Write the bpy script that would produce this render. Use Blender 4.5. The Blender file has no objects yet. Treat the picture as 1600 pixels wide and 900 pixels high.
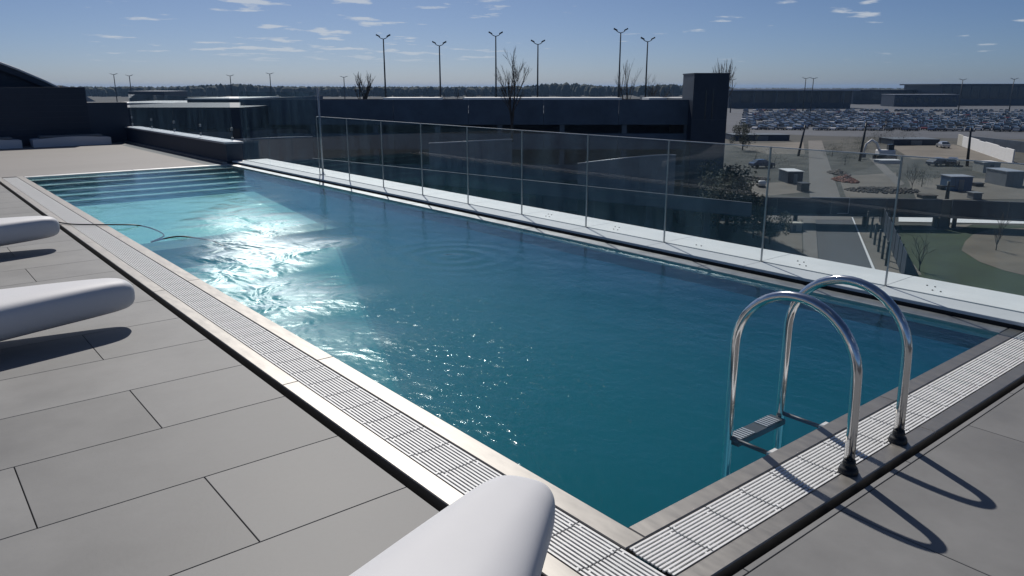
import bpy, bmesh, math, random
from mathutils import Vector, Matrix
random.seed(7)
SC = bpy.context.scene
COL = SC.collection
R = math.radians

# ------------------------------------------------------------------ camera
CAM_H, PITCH, YAW, FPX = 1.57, R(14.86), R(39.3), 1187.0
cam = bpy.data.cameras.new('camera'); cam_o = bpy.data.objects.new('camera', cam); COL.objects.link(cam_o)
cam.sensor_width = 36.0; cam.lens = 36.0 * FPX / 1600.0; cam.clip_start = .05; cam.clip_end = 60000
cam_o.location = (0, 0, CAM_H); cam_o.rotation_euler = (math.pi / 2 - PITCH, 0, -YAW)
SC.camera = cam_o

# ------------------------------------------------------------------ sky, sun, exposure
SUN_AZ, SUN_EL = R(26), R(44)
world = bpy.data.worlds.new('World'); SC.world = world; world.use_nodes = True
SKY_STRENGTH, SUN_STRENGTH, EXPOSURE = .053, 3.2, .15
def build_sky():
    nt = world.node_tree; N = nt.nodes; L = nt.links
    sky = N.new('ShaderNodeTexSky'); sky.sky_type = 'NISHITA'; sky.sun_disc = False
    sky.sun_elevation = SUN_EL; sky.sun_rotation = SUN_AZ
    sky.altitude = 0; sky.air_density = .5; sky.dust_density = .8; sky.ozone_density = 10
    tc = N.new('ShaderNodeTexCoord'); sep = N.new('ShaderNodeSeparateXYZ'); L.new(tc.outputs['Generated'], sep.inputs[0])
    def M(op, a, b=None, c=None, clamp=False):
        m = N.new('ShaderNodeMath'); m.operation = op; m.use_clamp = clamp
        for i, v in enumerate((a, b, c)):
            if v is None: continue
            if hasattr(v, 'is_output'): L.new(v, m.inputs[i])
            else: m.inputs[i].default_value = v
        return m.outputs[0]
    z = sep.outputs[2]
    den = M('MAXIMUM', M('ADD', z, .06), .01)
    px = M('DIVIDE', sep.outputs[0], den); py = M('DIVIDE', sep.outputs[1], den)
    cb = N.new('ShaderNodeCombineXYZ'); L.new(px, cb.inputs[0]); L.new(py, cb.inputs[1])
    CLOUD_SEED = 1.3
    cb.inputs[2].default_value = CLOUD_SEED
    n1 = N.new('ShaderNodeTexNoise'); n1.inputs['Scale'].default_value = 2.3; n1.inputs['Detail'].default_value = 7; n1.inputs['Roughness'].default_value = .55
    L.new(cb.outputs[0], n1.inputs['Vector'])
    n2 = N.new('ShaderNodeTexNoise'); n2.inputs['Scale'].default_value = .35; n2.inputs['Detail'].default_value = 2
    L.new(cb.outputs[0], n2.inputs['Vector'])
    f = M('ADD', M('MULTIPLY', n1.outputs[0], .75), M('MULTIPLY', n2.outputs[0], .4))
    f = M('MULTIPLY', M('SUBTRACT', f, .655), 16, clamp=True)
    up = M('MULTIPLY', M('SUBTRACT', z, .02), 40, clamp=True)
    f = M('MULTIPLY', M('MULTIPLY', f, up), .7)
    tn = N.new('ShaderNodeMix'); tn.data_type = 'RGBA'; tn.blend_type = 'MULTIPLY'; tn.inputs['Factor'].default_value = 1   # white balance of the whole sky
    L.new(sky.outputs[0], tn.inputs['A']); tn.inputs['B'].default_value = (1.06, 1.03, .96, 1)
    mx = N.new('ShaderNodeMix'); mx.data_type = 'RGBA'
    L.new(f, mx.inputs['Factor']); L.new(tn.outputs['Result'], mx.inputs['A']); mx.inputs['B'].default_value = (9.5, 10.2, 11, 1)
    bg = N['Background']; L.new(mx.outputs['Result'], bg.inputs[0]); bg.inputs[1].default_value = SKY_STRENGTH
build_sky()
sun = bpy.data.lights.new('sun', 'SUN'); sun.energy = SUN_STRENGTH; sun.angle = R(.55); sun.color = (1, .955, .89)
sun_o = bpy.data.objects.new('sun', sun); COL.objects.link(sun_o)
sdir = Vector((math.sin(SUN_AZ) * math.cos(SUN_EL), math.cos(SUN_AZ) * math.cos(SUN_EL), math.sin(SUN_EL)))
sun_o.rotation_euler = (-sdir).to_track_quat('-Z', 'Y').to_euler(); sun_o.location = (20, 40, 60)
vs = SC.view_settings; vs.view_transform = 'Standard'; vs.look = 'None'; vs.gamma = 1; vs.exposure = EXPOSURE; vs.use_curve_mapping = False
SC.cycles.max_bounces = 8; SC.cycles.transparent_max_bounces = 24; SC.cycles.caustics_reflective = False; SC.cycles.caustics_refractive = False

# ------------------------------------------------------------------ helpers
GZ = -12.5                                            # street level; the pool deck is a roof terrace
fwd = Vector((math.sin(YAW) * math.cos(PITCH), math.cos(YAW) * math.cos(PITCH), -math.sin(PITCH)))
rgt = Vector((math.cos(YAW), -math.sin(YAW), 0)); upv = rgt.cross(fwd)
CAMP = Vector((0, 0, CAM_H))
def ray(px, py): return fwd * FPX + rgt * (px - 800) + upv * (450 - py)
def gnd(px, py, z=GZ):
    d = ray(px, py); return CAMP + d * ((z - CAM_H) / d.z)
def at(px, py, g):                                    # point at horizontal forward distance g
    d = ray(px, py); h = d.x * math.sin(YAW) + d.y * math.cos(YAW); return CAMP + d * (g / h)
def fdist(p): return p.x * math.sin(YAW) + p.y * math.cos(YAW)

class MB:
    def __init__(s): s.v = []; s.f = []; s.m = []; s.sm = []
    def poly(s, pts, faces, mi=0, smooth=False):
        o = len(s.v); s.v += [tuple(p) for p in pts]
        for f in faces: s.f.append(tuple(o + i for i in f)); s.m.append(mi); s.sm.append(smooth)
        return s
    def box(s, a, b, mi=0, ch=0.0):
        x0, y0, z0 = a; x1, y1, z1 = b
        if ch <= 0:
            return s.poly([(x0,y0,z0),(x1,y0,z0),(x1,y1,z0),(x0,y1,z0),(x0,y0,z1),(x1,y0,z1),(x1,y1,z1),(x0,y1,z1)],
                   [(0,3,2,1),(4,5,6,7),(0,1,5,4),(1,2,6,5),(2,3,7,6),(3,0,4,7)], mi)
        return s.poly([(x0,y0,z0),(x1,y0,z0),(x1,y1,z0),(x0,y1,z0),(x0,y0,z1-ch),(x1,y0,z1-ch),(x1,y1,z1-ch),(x0,y1,z1-ch),
                (x0+ch,y0+ch,z1),(x1-ch,y0+ch,z1),(x1-ch,y1-ch,z1),(x0+ch,y1-ch,z1)],
               [(0,3,2,1),(8,9,10,11),(0,1,5,4),(1,2,6,5),(2,3,7,6),(3,0,4,7),(4,5,9,8),(5,6,10,9),(6,7,11,10),(7,4,8,11)], mi)
    def tube(s, pts, rad, n=8, mi=0, caps=True, smooth=True):
        pts = [Vector(p) for p in pts]; rs = rad if isinstance(rad, (list, tuple)) else [rad] * len(pts)
        o = len(s.v); prev = None
        for i, p in enumerate(pts):
            t = (pts[min(i + 1, len(pts) - 1)] - pts[max(i - 1, 0)]).normalized()
            if prev is None:
                a = Vector((0, 0, 1)) if abs(t.z) < .9 else Vector((1, 0, 0)); u = t.cross(a).normalized()
            else:
                u = prev - t * prev.dot(t); u = u.normalized() if u.length > 1e-6 else t.orthogonal().normalized()
            prev = u; w = t.cross(u)
            for k in range(n):
                q = 2 * math.pi * k / n; s.v.append(tuple(p + (u * math.cos(q) + w * math.sin(q)) * rs[i]))
        for i in range(len(pts) - 1):
            for k in range(n):
                a = o + i * n + k; b = o + i * n + (k + 1) % n
                s.f.append((a, b, b + n, a + n)); s.m.append(mi); s.sm.append(smooth)
        if caps:
            s.f.append(tuple(o + k for k in range(n - 1, -1, -1))); s.m.append(mi); s.sm.append(False)
            e = o + (len(pts) - 1) * n; s.f.append(tuple(e + k for k in range(n))); s.m.append(mi); s.sm.append(False)
        return s
    def lathe(s, prof, c=(0, 0, 0), n=20, mi=0):
        o = len(s.v)
        for r, z in prof:
            for k in range(n):
                q = 2 * math.pi * k / n; s.v.append((c[0] + r * math.cos(q), c[1] + r * math.sin(q), c[2] + z))
        for i in range(len(prof) - 1):
            for k in range(n):
                a = o + i * n + k; b = o + i * n + (k + 1) % n
                s.f.append((a, b, b + n, a + n)); s.m.append(mi); s.sm.append(True)
        return s
    def prism(s, outline, z0, z1, mi=0):
        n = len(outline); o = len(s.v)
        s.v += [(x, y, z0) for x, y in outline] + [(x, y, z1) for x, y in outline]
        s.f.append(tuple(o + n - 1 - i for i in range(n))); s.f.append(tuple(o + n + i for i in range(n)))
        for i in range(n): j = (i + 1) % n; s.f.append((o + i, o + j, o + n + j, o + n + i))
        s.m += [mi] * (n + 2); s.sm += [False] * (n + 2)
        return s
    def mesh(s, name, mats):
        me = bpy.data.meshes.new(name); me.from_pydata(s.v, [], s.f)
        for m in (mats if isinstance(mats, (list, tuple)) else [mats]): me.materials.append(m)
        me.polygons.foreach_set('material_index', s.m); me.polygons.foreach_set('use_smooth', s.sm)
        me.update(); return me
    def build(s, name, mats, parent=None, loc=(0, 0, 0), rz=0):
        return put(name, s.mesh(name, mats), parent, loc, rz)
def put(name, me, parent=None, loc=(0, 0, 0), rz=0):
    o = bpy.data.objects.new(name, me); COL.objects.link(o); o.location = loc; o.rotation_euler = (0, 0, rz)
    if parent: o.parent = parent
    return o
def tag(o, label=None, cat=None, group=None, kind=None):
    if label: o['label'] = label
    if cat: o['category'] = cat
    if group: o['group'] = group
    if kind: o['kind'] = kind
    return o
def thing(name, label, cat, loc=(0, 0, 0), rz=0, group=None):
    o = bpy.data.objects.new(name, None); COL.objects.link(o); o.location = loc; o.rotation_euler = (0, 0, rz)
    o.empty_display_size = .2
    return tag(o, label, cat, group)

# ------------------------------------------------------------------ materials
def pmat(name, col, rough=.6, metal=0., var=.12, nscale=3., bump=0., bscale=40., rand=0., spec=.5, stretch=None, col2=None, n2=None, coat=0.):
    m = bpy.data.materials.new(name); m.use_nodes = True
    nt = m.node_tree; N = nt.nodes; L = nt.links; b = N['Principled BSDF']
    b.inputs['Roughness'].default_value = rough; b.inputs['Metallic'].default_value = metal
    b.inputs['Specular IOR Level'].default_value = spec; b.inputs['Coat Weight'].default_value = coat
    tc = N.new('ShaderNodeTexCoord'); mp = N.new('ShaderNodeMapping'); L.new(tc.outputs['Object'], mp.inputs[0])
    if stretch: mp.inputs['Scale'].default_value = stretch
    vec = mp.outputs[0]
    oi = N.new('ShaderNodeObjectInfo')
    if rand:
        ad = N.new('ShaderNodeVectorMath'); ad.operation = 'MULTIPLY_ADD'; L.new(oi.outputs['Random'], ad.inputs[0]); ad.inputs[1].default_value = (57, 31, 17); L.new(vec, ad.inputs[2]); vec = ad.outputs[0]
    no = N.new('ShaderNodeTexNoise'); no.inputs['Scale'].default_value = nscale; no.inputs['Detail'].default_value = 6; no.inputs['Roughness'].default_value = .6
    L.new(vec, no.inputs['Vector'])
    rp = N.new('ShaderNodeValToRGB'); L.new(no.outputs[0], rp.inputs[0])
    c2 = col2 if col2 else col
    rp.color_ramp.elements[0].position = .3; rp.color_ramp.elements[1].position = .7
    rp.color_ramp.elements[0].color = tuple(c * (1 - var) for c in col) + (1,)
    rp.color_ramp.elements[1].color = tuple(min(1, c * (1 + var)) for c in c2) + (1,)
    out = rp.outputs[0]
    if rand:
        hs = N.new('ShaderNodeHueSaturation'); ma = N.new('ShaderNodeMath'); ma.operation = 'MULTIPLY_ADD'
        L.new(oi.outputs['Random'], ma.inputs[0]); ma.inputs[1].default_value = 2 * rand; ma.inputs[2].default_value = 1 - rand
        L.new(ma.outputs[0], hs.inputs['Value']); L.new(out, hs.inputs['Color']); out = hs.outputs[0]
    L.new(out, b.inputs['Base Color'])
    if metal or n2:
        mr = N.new('ShaderNodeMapRange'); mr.inputs[3].default_value = max(.03, rough - .08); mr.inputs[4].default_value = rough + .1
        L.new(no.outputs[0], mr.inputs[0]); L.new(mr.outputs[0], b.inputs['Roughness'])
    if bump:
        nb = N.new('ShaderNodeTexNoise'); nb.inputs['Scale'].default_value = bscale; nb.inputs['Detail'].default_value = 4; L.new(vec, nb.inputs['Vector'])
        bp = N.new('ShaderNodeBump'); bp.inputs['Strength'].default_value = bump; bp.inputs['Distance'].default_value = .01
        L.new(nb.outputs[0], bp.inputs['Height']); L.new(bp.outputs[0], b.inputs['Normal'])
    return m
M = {}
M['tile'] = pmat('porcelain_tile', (.212, .210, .207),   .55, var=.17, nscale=2.0, bump=.03, bscale=60, rand=.085, spec=.3, n2=1)
M['slab'] = pmat('deck_slab', (.235, .22, .21), .6, var=.10, nscale=.5, bump=.1, bscale=20, spec=.3, stretch=(.3, 1, 1))
M['joint'] = pmat('joint_shadow_gap', (.04, .04, .042), .8)
M['steel'] = pmat('brushed_steel', (.27, .258, .242), .42, .72, var=.07, nscale=6, stretch=(4, 1, 4))
M['steel_dull'] = pmat('stainless_trim', (.44, .44, .44), .42, .85, var=.10, nscale=5)
M['chrome'] = pmat('polished_tube', (.72, .72, .72), .12, 1., var=.03)
M['grate'] = pmat('white_plastic_grate', (.84, .84, .83), .45, var=.06, nscale=8)
M['gutter'] = pmat('gutter_black', (.012, .012, .014), .7)
M['rubber'] = pmat('black_rubber', (.012, .012, .013), .45)
M['white_plastic'] = pmat('moulded_white_plastic', (.66, .66, .68), .55, var=.03, nscale=2, spec=.3, bump=.03, bscale=120)
M['white_ledge'] = pmat('white_ledge_stone', (.87, .87, .85), .55, var=.06, nscale=2.5, bump=.05)
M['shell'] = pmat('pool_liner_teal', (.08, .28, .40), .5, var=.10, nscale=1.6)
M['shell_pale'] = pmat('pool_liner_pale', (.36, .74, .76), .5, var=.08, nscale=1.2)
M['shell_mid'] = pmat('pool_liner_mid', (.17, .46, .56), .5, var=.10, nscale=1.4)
M['riser_shade'] = pmat('painted_riser_shade', (.015, .03, .045), .5, var=.2)  # near-black tone that paints the shade of backlit pool risers
M['concrete'] = pmat('grey_concrete', (.15, .175, .20), .85, var=.15, nscale=.6)
M['concrete_dark'] = pmat('dark_concrete', (.10, .13, .17), .85, var=.2, nscale=.4)
M['clad'] = pmat('dark_cladding', (.034, .050, .078), .55, var=.12, nscale=.5)
M['clad2'] = pmat('navy_panel', (.017, .030, .055), .5, var=.12, nscale=.6)
M['roofmetal'] = pmat('pale_roof_metal', (.45, .47, .5), .4, .3, var=.08)
M['white_paint'] = pmat('white_paint', (.78, .78, .77), .5, var=.05)
M['post'] = pmat('dark_post_metal', (.05, .055, .06), .5, .4)
M['bark'] = pmat('bark', (.07, .055, .045), .9, var=.25, nscale=8)
M['leaf_dark'] = pmat('dark_foliage', (.018, .030, .022), .9, var=.4, nscale=6, col2=(.034, .05, .03))
M['soil'] = pmat('ground_soil', (.048, .052, .046), .95, var=.35, nscale=.05, col2=(.064, .062, .055))
M['asphalt'] = pmat('asphalt', (.075, .08, .088), .9, var=.15, nscale=.12)
M['asphalt_lot'] = pmat('lot_asphalt', (.075, .083, .10), .85, var=.2, nscale=.05)
M['pave'] = pmat('pale_paving', (.16, .15, .138), .9, var=.12, nscale=.3)
M['tan'] = pmat('tan_yard', (.15, .135, .112), .95, var=.16, nscale=.12, col2=(.18, .16, .135))
M['sand'] = pmat('bare_sand', (.155, .13, .098), .95, var=.25, nscale=.25)
M['grass'] = pmat('lawn', (.034, .052, .022), .95, var=.3, nscale=.25, bump=.4, bscale=8)
M['scrub'] = pmat('scrub_ground', (.036, .044, .036), .95, var=.4, nscale=.22, col2=(.07, .068, .058))
M['rubble'] = pmat('rubble', (.2, .18, .16), .9, var=.3, nscale=1, rand=.35)
M['rubble_red'] = pmat('broken_brick', (.2, .09, .065), .9, var=.3, nscale=1, rand=.35)
M['blue_box'] = pmat('blue_container_paint', (.03, .09, .19), .5, var=.15, nscale=.7)
M['grey_box'] = pmat('grey_container_paint', (.18, .19, .2), .6, var=.15, nscale=.7)
M['cream'] = pmat('cream_sheet', (.5, .48, .42), .6, var=.1, nscale=.8)
M['glass_dark'] = pmat('dark_glazing', (.02, .035, .05), .1, var=.1, spec=.8)
M['tyre'] = pmat('tyre', (.015, .015, .015), .8)

def water_mat():
    m = bpy.data.materials.new('pool_water'); m.use_nodes = True
    nt = m.node_tree; N = nt.nodes; L = nt.links; N.remove(N['Principled BSDF']); out = N['Material Output']
    def mth(op, a, b=None, clamp=False):
        n = N.new('ShaderNodeMath'); n.operation = op; n.use_clamp = clamp
        for i, v in enumerate((a, b)):
            if v is None: continue
            if hasattr(v, 'is_output'): L.new(v, n.inputs[i])
            else: n.inputs[i].default_value = v
        return n.outputs[0]
    def smo(t): return mth('MULTIPLY', mth('MULTIPLY', t, t), mth('SUBTRACT', 3, mth('MULTIPLY', t, 2)))
    tc = N.new('ShaderNodeTexCoord'); P = tc.outputs['Object']
    def noise(scale, stretch=(1, 1, 1), detail=3, rough=.5, dist=0.):
        mp = N.new('ShaderNodeMapping'); mp.inputs['Scale'].default_value = stretch; L.new(P, mp.inputs[0])
        n = N.new('ShaderNodeTexNoise'); n.inputs['Scale'].default_value = scale; n.inputs['Detail'].default_value = detail
        n.inputs['Roughness'].default_value = rough; n.inputs['Distortion'].default_value = dist; L.new(mp.outputs[0], n.inputs['Vector']); return n.outputs[0]
    def ball(c, r):                                    # soft mask round a stirred-up patch of water
        d = N.new('ShaderNodeVectorMath'); d.operation = 'DISTANCE'; L.new(P, d.inputs[0]); d.inputs[1].default_value = c
        return d.outputs['Value'], smo(mth('SUBTRACT', 1, mth('DIVIDE', d.outputs['Value'], r), True))
    h = mth('MULTIPLY', noise(1.1, (1, .6, 1), 2), .030)
    h = mth('ADD', h, mth('MULTIPLY', noise(5.5, (1, .7, 1), 4, .6, .4), .008))
    patch = mth('ADD', ball((2.9, 3.3, -.02), 3.4)[1], mth('MULTIPLY', ball((2.5, 5.6, -.02), 2.6)[1], .6), True)
    h = mth('ADD', h, mth('MULTIPLY', mth('MULTIPLY', noise(17, (1, .8, 1), 5, .65, .6), patch), .005))
    # invented band of choppier, rougher water shaped to carry the sun glint
    sg = N.new('ShaderNodeVectorMath'); sg.operation = 'SUBTRACT'; L.new(P, sg.inputs[0]); sg.inputs[1].default_value = (2.52, 6.9, -.018)
    dp = N.new('ShaderNodeVectorMath'); dp.operation = 'DOT_PRODUCT'; L.new(sg.outputs[0], dp.inputs[0]); dp.inputs[1].default_value = (.951, -.308, 0)
    dl = N.new('ShaderNodeVectorMath'); dl.operation = 'DOT_PRODUCT'; L.new(sg.outputs[0], dl.inputs[0]); dl.inputs[1].default_value = (.308, .951, 0)
    wob = mth('ADD', dp.outputs['Value'], mth('MULTIPLY', mth('SUBTRACT', noise(.9, (.4, 1, 1), 2), .5), 1.6))
    along = smo(mth('SUBTRACT', 1, mth('DIVIDE', mth('ABSOLUTE', dl.outputs['Value']), 6.2), True))
    band = mth('MULTIPLY', smo(mth('SUBTRACT', 1, mth('DIVIDE', mth('ABSOLUTE', wob), .78), True)), along)
    h = mth('ADD', h, mth('MULTIPLY', mth('MULTIPLY', noise(2.6, (1, .7, 1), 3, .5, .5), band), .165))
    wide = mth('MULTIPLY', smo(mth('SUBTRACT', 1, mth('DIVIDE', mth('ABSOLUTE', wob), 1.1), True)), along)
    h = mth('ADD', h, mth('MULTIPLY', noise(13, (1, .7, 1), 4, .6, .5), .0022))
    for c, r, k in (((2.75, 5.75, -.02), .62, 34), ((3.45, 7.3, -.02), .75, 30), ((4.1, 5.9, -.02), 1.1, 26), ((2.62, 7.9, -.02), .5, 36)):
        d, mk = ball(c, r)
        h = mth('ADD', h, mth('MULTIPLY', mth('MULTIPLY', mth('SINE', mth('MULTIPLY', d, k)), mk), .0035))
    bp = N.new('ShaderNodeBump'); bp.inputs['Strength'].default_value = 1; bp.inputs['Distance'].default_value = 1; L.new(h, bp.inputs['Height'])
    lw = N.new('ShaderNodeLayerWeight'); lw.inputs['Blend'].default_value = .5; L.new(bp.outputs[0], lw.inputs['Normal'])
    fac = mth('ADD', .02, mth('MULTIPLY', mth('POWER', lw.outputs['Facing'], 5), .93), True)
    gl = N.new('ShaderNodeBsdfGlossy'); L.new(mth('ADD', .08, mth('MULTIPLY', wide, .32)), gl.inputs['Roughness']); L.new(bp.outputs[0], gl.inputs['Normal'])
    gl.inputs['Color'].default_value = (.86, .98, 1, 1)  # cyan colour of the sun glint tinted into the reflection
    tr = N.new('ShaderNodeBsdfTransparent'); mx = N.new('ShaderNodeMixShader')
    L.new(fac, mx.inputs[0]); L.new(tr.outputs[0], mx.inputs[1]); L.new(gl.outputs[0], mx.inputs[2]); L.new(mx.outputs[0], out.inputs['Surface'])
    va = N.new('ShaderNodeVolumeAbsorption'); va.inputs['Color'].default_value = (.08, .77, .85, 1); va.inputs['Density'].default_value = .36
    vs_ = N.new('ShaderNodeVolumeScatter'); vs_.inputs['Color'].default_value = (.033, .53, .74, 1); vs_.inputs['Density'].default_value = .205; vs_.inputs['Anisotropy'].default_value = .2
    ad = N.new('ShaderNodeAddShader'); L.new(va.outputs[0], ad.inputs[0]); L.new(vs_.outputs[0], ad.inputs[1]); L.new(ad.outputs[0], out.inputs['Volume'])
    return m
M['water'] = water_mat()
def glass_mat(name, tint, rough=.0):
    m = bpy.data.materials.new(name); m.use_nodes = True
    nt = m.node_tree; N = nt.nodes; L = nt.links; N.remove(N['Principled BSDF']); out = N['Material Output']
    lw = N.new('ShaderNodeLayerWeight'); lw.inputs['Blend'].default_value = .5
    pw = N.new('ShaderNodeMath'); pw.operation = 'POWER'; L.new(lw.outputs['Facing'], pw.inputs[0]); pw.inputs[1].default_value = 5
    fr = N.new('ShaderNodeMath'); fr.operation = 'MULTIPLY_ADD'; L.new(pw.outputs[0], fr.inputs[0]); fr.inputs[1].default_value = .7; fr.inputs[2].default_value = .025
    gl = N.new('ShaderNodeBsdfGlossy'); gl.inputs['Roughness'].default_value = rough
    tr = N.new('ShaderNodeBsdfTransparent'); tr.inputs[0].default_value = tint + (1,)
    mx = N.new('ShaderNodeMixShader'); L.new(fr.outputs[0], mx.inputs[0]); L.new(tr.outputs[0], mx.inputs[1]); L.new(gl.outputs[0], mx.inputs[2])
    # thin film of dust and dried splashes that the low sun lights from behind
    tc = N.new('ShaderNodeTexCoord'); mp = N.new('ShaderNodeMapping'); mp.inputs['Scale'].default_value = (1, 1.6, .5); L.new(tc.outputs['Object'], mp.inputs[0])
    no = N.new('ShaderNodeTexNoise'); no.inputs['Scale'].default_value = 2.2; no.inputs['Detail'].default_value = 7; no.inputs['Roughness'].default_value = .65; L.new(mp.outputs[0], no.inputs['Vector'])
    mr = N.new('ShaderNodeMapRange'); mr.inputs[1].default_value = .38; mr.inputs[2].default_value = .72; mr.inputs[3].default_value = .006; mr.inputs[4].default_value = .034; L.new(no.outputs[0], mr.inputs[0])
    tl_ = N.new('ShaderNodeBsdfTranslucent'); tl_.inputs[0].default_value = (.36, .62, .82, 1); m2 = N.new('ShaderNodeMixShader')
    L.new(mr.outputs[0], m2.inputs[0]); L.new(mx.outputs[0], m2.inputs[1]); L.new(tl_.outputs[0], m2.inputs[2])
    L.new(m2.outputs[0], out.inputs['Surface']); return m
M['glass'] = glass_mat('balustrade_glass', (.88, .92, .94))

# ------------------------------------------------------------------ roof terrace: pool, deck
PX0, PX1, PY0, PY1 = 1.90, 5.52, 1.65, 16.05          # water outline
SH = -.61                                             # apparent floor of the shallow end
ROW, TL = .603, 1.2
def rowy(k): return 1.209 + ROW * k

terr = MB()                                           # terrace body: everything below the tiles
terr.box((-9, 1.25, GZ), (1.43, 16.3, -.032)); terr.box((-9, -5, GZ), (6.6, 1.248, -.032)); terr.box((-9, 16.302, GZ), (5.6, 40, -.032))
deck = tag(terr.build('deck', [M['joint']]), kind='structure')
tile_cache = {}
def tile(x0, x1, y0, y1):
    g = .002; key = (round(x1 - x0, 3), round(y1 - y0, 3))
    if key not in tile_cache:
        tile_cache[key] = MB().box((g, g, -.03), (x1 - x0 - g, y1 - y0 - g, 0), ch=.0015).mesh('tile', M['tile'])
    put('tile', tile_cache[key], deck, (x0, y0, 0))
for k in range(-4, 23):
    y0, y1 = rowy(k), rowy(k + 1)
    off = .816 if k % 2 == 0 else .216
    xs0, xs1 = (-2.2, 1.426) if k >= 0 else (-.98, 6.3)
    js = sorted({xs0, xs1} | {off + TL * n for n in range(-6, 8) if xs0 + .05 < off + TL * n < xs1 - .05})
    if k < 0 or y0 > 1.26:
        for a, b in zip(js, js[1:]): tile(a, b, y0, y1)
    elif k == 0:
        for a, b in zip(js, js[1:]): tile(a, b, y0, y1)
for a, b in ((1.43, 2.016), (2.016, 3.216), (3.216, 4.416), (4.416, 5.66)): tile(a, b, 1.209, 1.236)
# the far part of the deck is too far off to tell its slabs apart
fd = MB()
fd.box((-9, rowy(23), -.03), (1.426, 16.298, -.002)); fd.box((-9, -4.9, -.03), (-.99, 1.207, -.002)); fd.box((-9, 1.211, -.03), (-2.21, rowy(23) - .004, -.002))
tag(fd.build('paved_deck', M['slab'], deck), kind='stuff')
fd2 = MB(); fd2.box((-9, 16.30, -.03), (5.48, 24.6, -.002)); tag(fd2.build('paved_deck', M['slab'], deck), kind='stuff')

pool = thing('swimming_pool', 'long rooftop pool with steel coping, pale steps and teal floor', 'pool', (PX0, PY0, 0))
def pp(mb, name, mat, kind=None):                      # a part of the pool, modelled in world space
    mb.v = [(x - PX0, y - PY0, z) for x, y, z in mb.v]; return mb.build(name, mat, pool)
DEEP = -3.2
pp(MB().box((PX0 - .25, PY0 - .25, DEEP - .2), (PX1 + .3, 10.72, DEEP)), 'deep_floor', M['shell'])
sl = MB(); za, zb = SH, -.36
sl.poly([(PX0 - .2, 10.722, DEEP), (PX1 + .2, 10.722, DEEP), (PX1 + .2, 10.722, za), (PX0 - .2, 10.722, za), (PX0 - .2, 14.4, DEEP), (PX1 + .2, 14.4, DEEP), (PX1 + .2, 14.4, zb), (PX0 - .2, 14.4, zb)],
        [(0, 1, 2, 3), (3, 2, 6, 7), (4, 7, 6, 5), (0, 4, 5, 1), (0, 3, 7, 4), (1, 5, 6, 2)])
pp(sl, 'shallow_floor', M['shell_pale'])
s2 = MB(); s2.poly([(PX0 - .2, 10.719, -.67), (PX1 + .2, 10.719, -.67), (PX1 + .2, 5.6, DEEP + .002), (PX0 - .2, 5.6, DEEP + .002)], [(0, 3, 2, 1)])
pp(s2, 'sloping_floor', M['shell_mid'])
pp(MB().box((PX0 - .1, PY0, DEEP), (PX0, PY1 + .2, -.06)), 'wall', M['shell'])
pp(MB().box((PX1, PY0, DEEP), (PX1 + .12, PY1 + .2, -.06)), 'wall', M['shell'])
pp(MB().box((PX0 - .1, PY0 - .1, DEEP), (PX1 + .12, PY0 - .001, -.06)), 'wall', M['shell'])
for i in range(5):                                    # entry steps at the far end
    y0 = 16.05 - .33 * (i + 1)
    pp(MB().box((PX0 + .001, y0, DEEP), (PX1 - .001, y0 + .329, -.045 - .062 * i)), 'step', M['shell_pale'])
for i in range(5):
    y0 = 16.05 - .33 * (i + 1); z = -.045 - .062 * i
    pp(MB().box((PX0 + .002, y0 - .004, z - .05), (PX1 - .002, y0 + .07, z + .004)), 'step_riser_shade', M['riser_shade'])  # dark strips paint the shaded faces of the steps
pp(MB().box((PX0 + .002, 10.70, SH - .09), (PX1 - .002, 11.3, SH + .06)), 'divider_shade', M['riser_shade'])  # dark bar paints the shaded riser between shallow and deep floor
# coping (inner lip) in lengths, outer trim, gutter trough
def coping_run(axis, a0, a1, b0, b1, z1, mat, name, seg=2.4, z0=-.158, par=pool):
    n = max(1, round((a1 - a0) / seg)); st = (a1 - a0) / n
    for i in range(n):
        s0, s1 = a0 + i * st + .0008, a0 + (i + 1) * st - .0008
        mb = MB()
        if axis == 'y': mb.box((b0, s0, z0), (b1, s1, z1), ch=.004)
        else: mb.box((s0, b0, z0), (s1, b1, z1), ch=.004)
        pp(mb, name, mat)
coping_run('y', 1.562, 16.3, 1.795, PX0, 0, M['steel'], 'coping')
coping_run('x', PX0 + .001, 5.78, 1.565, PY0, 0, M['steel'], 'coping')
coping_run('y', 1.268, 16.3, 1.475, 1.568, .002, M['steel'], 'gutter_trim')
coping_run('x', 1.57, 5.66, 1.274, 1.352, .002, M['steel'], 'gutter_trim')
coping_run('y', PY0 + .002, 16.3, PX1, 5.665, 0, M['steel_dull'], 'coping')
coping_run('x', PX0 + .001, PX1 - .001, PY1, PY1 + .22, -.002, M['steel_dull'], 'coping')
gt = MB(); gt.box((1.43, 1.25, -.4), (1.795, 16.298, -.16)); gt.box((1.796, 1.25, -.4), (5.66, 1.5645, -.16))
pp(gt, 'gutter', M['gutter'])
wt = MB().box((PX0 - .05, PY0 - .05, DEEP - .1), (PX1 + .06, PY1 + .05, -.018))
tag(wt.build('water', M['water']), kind='structure')

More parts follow.
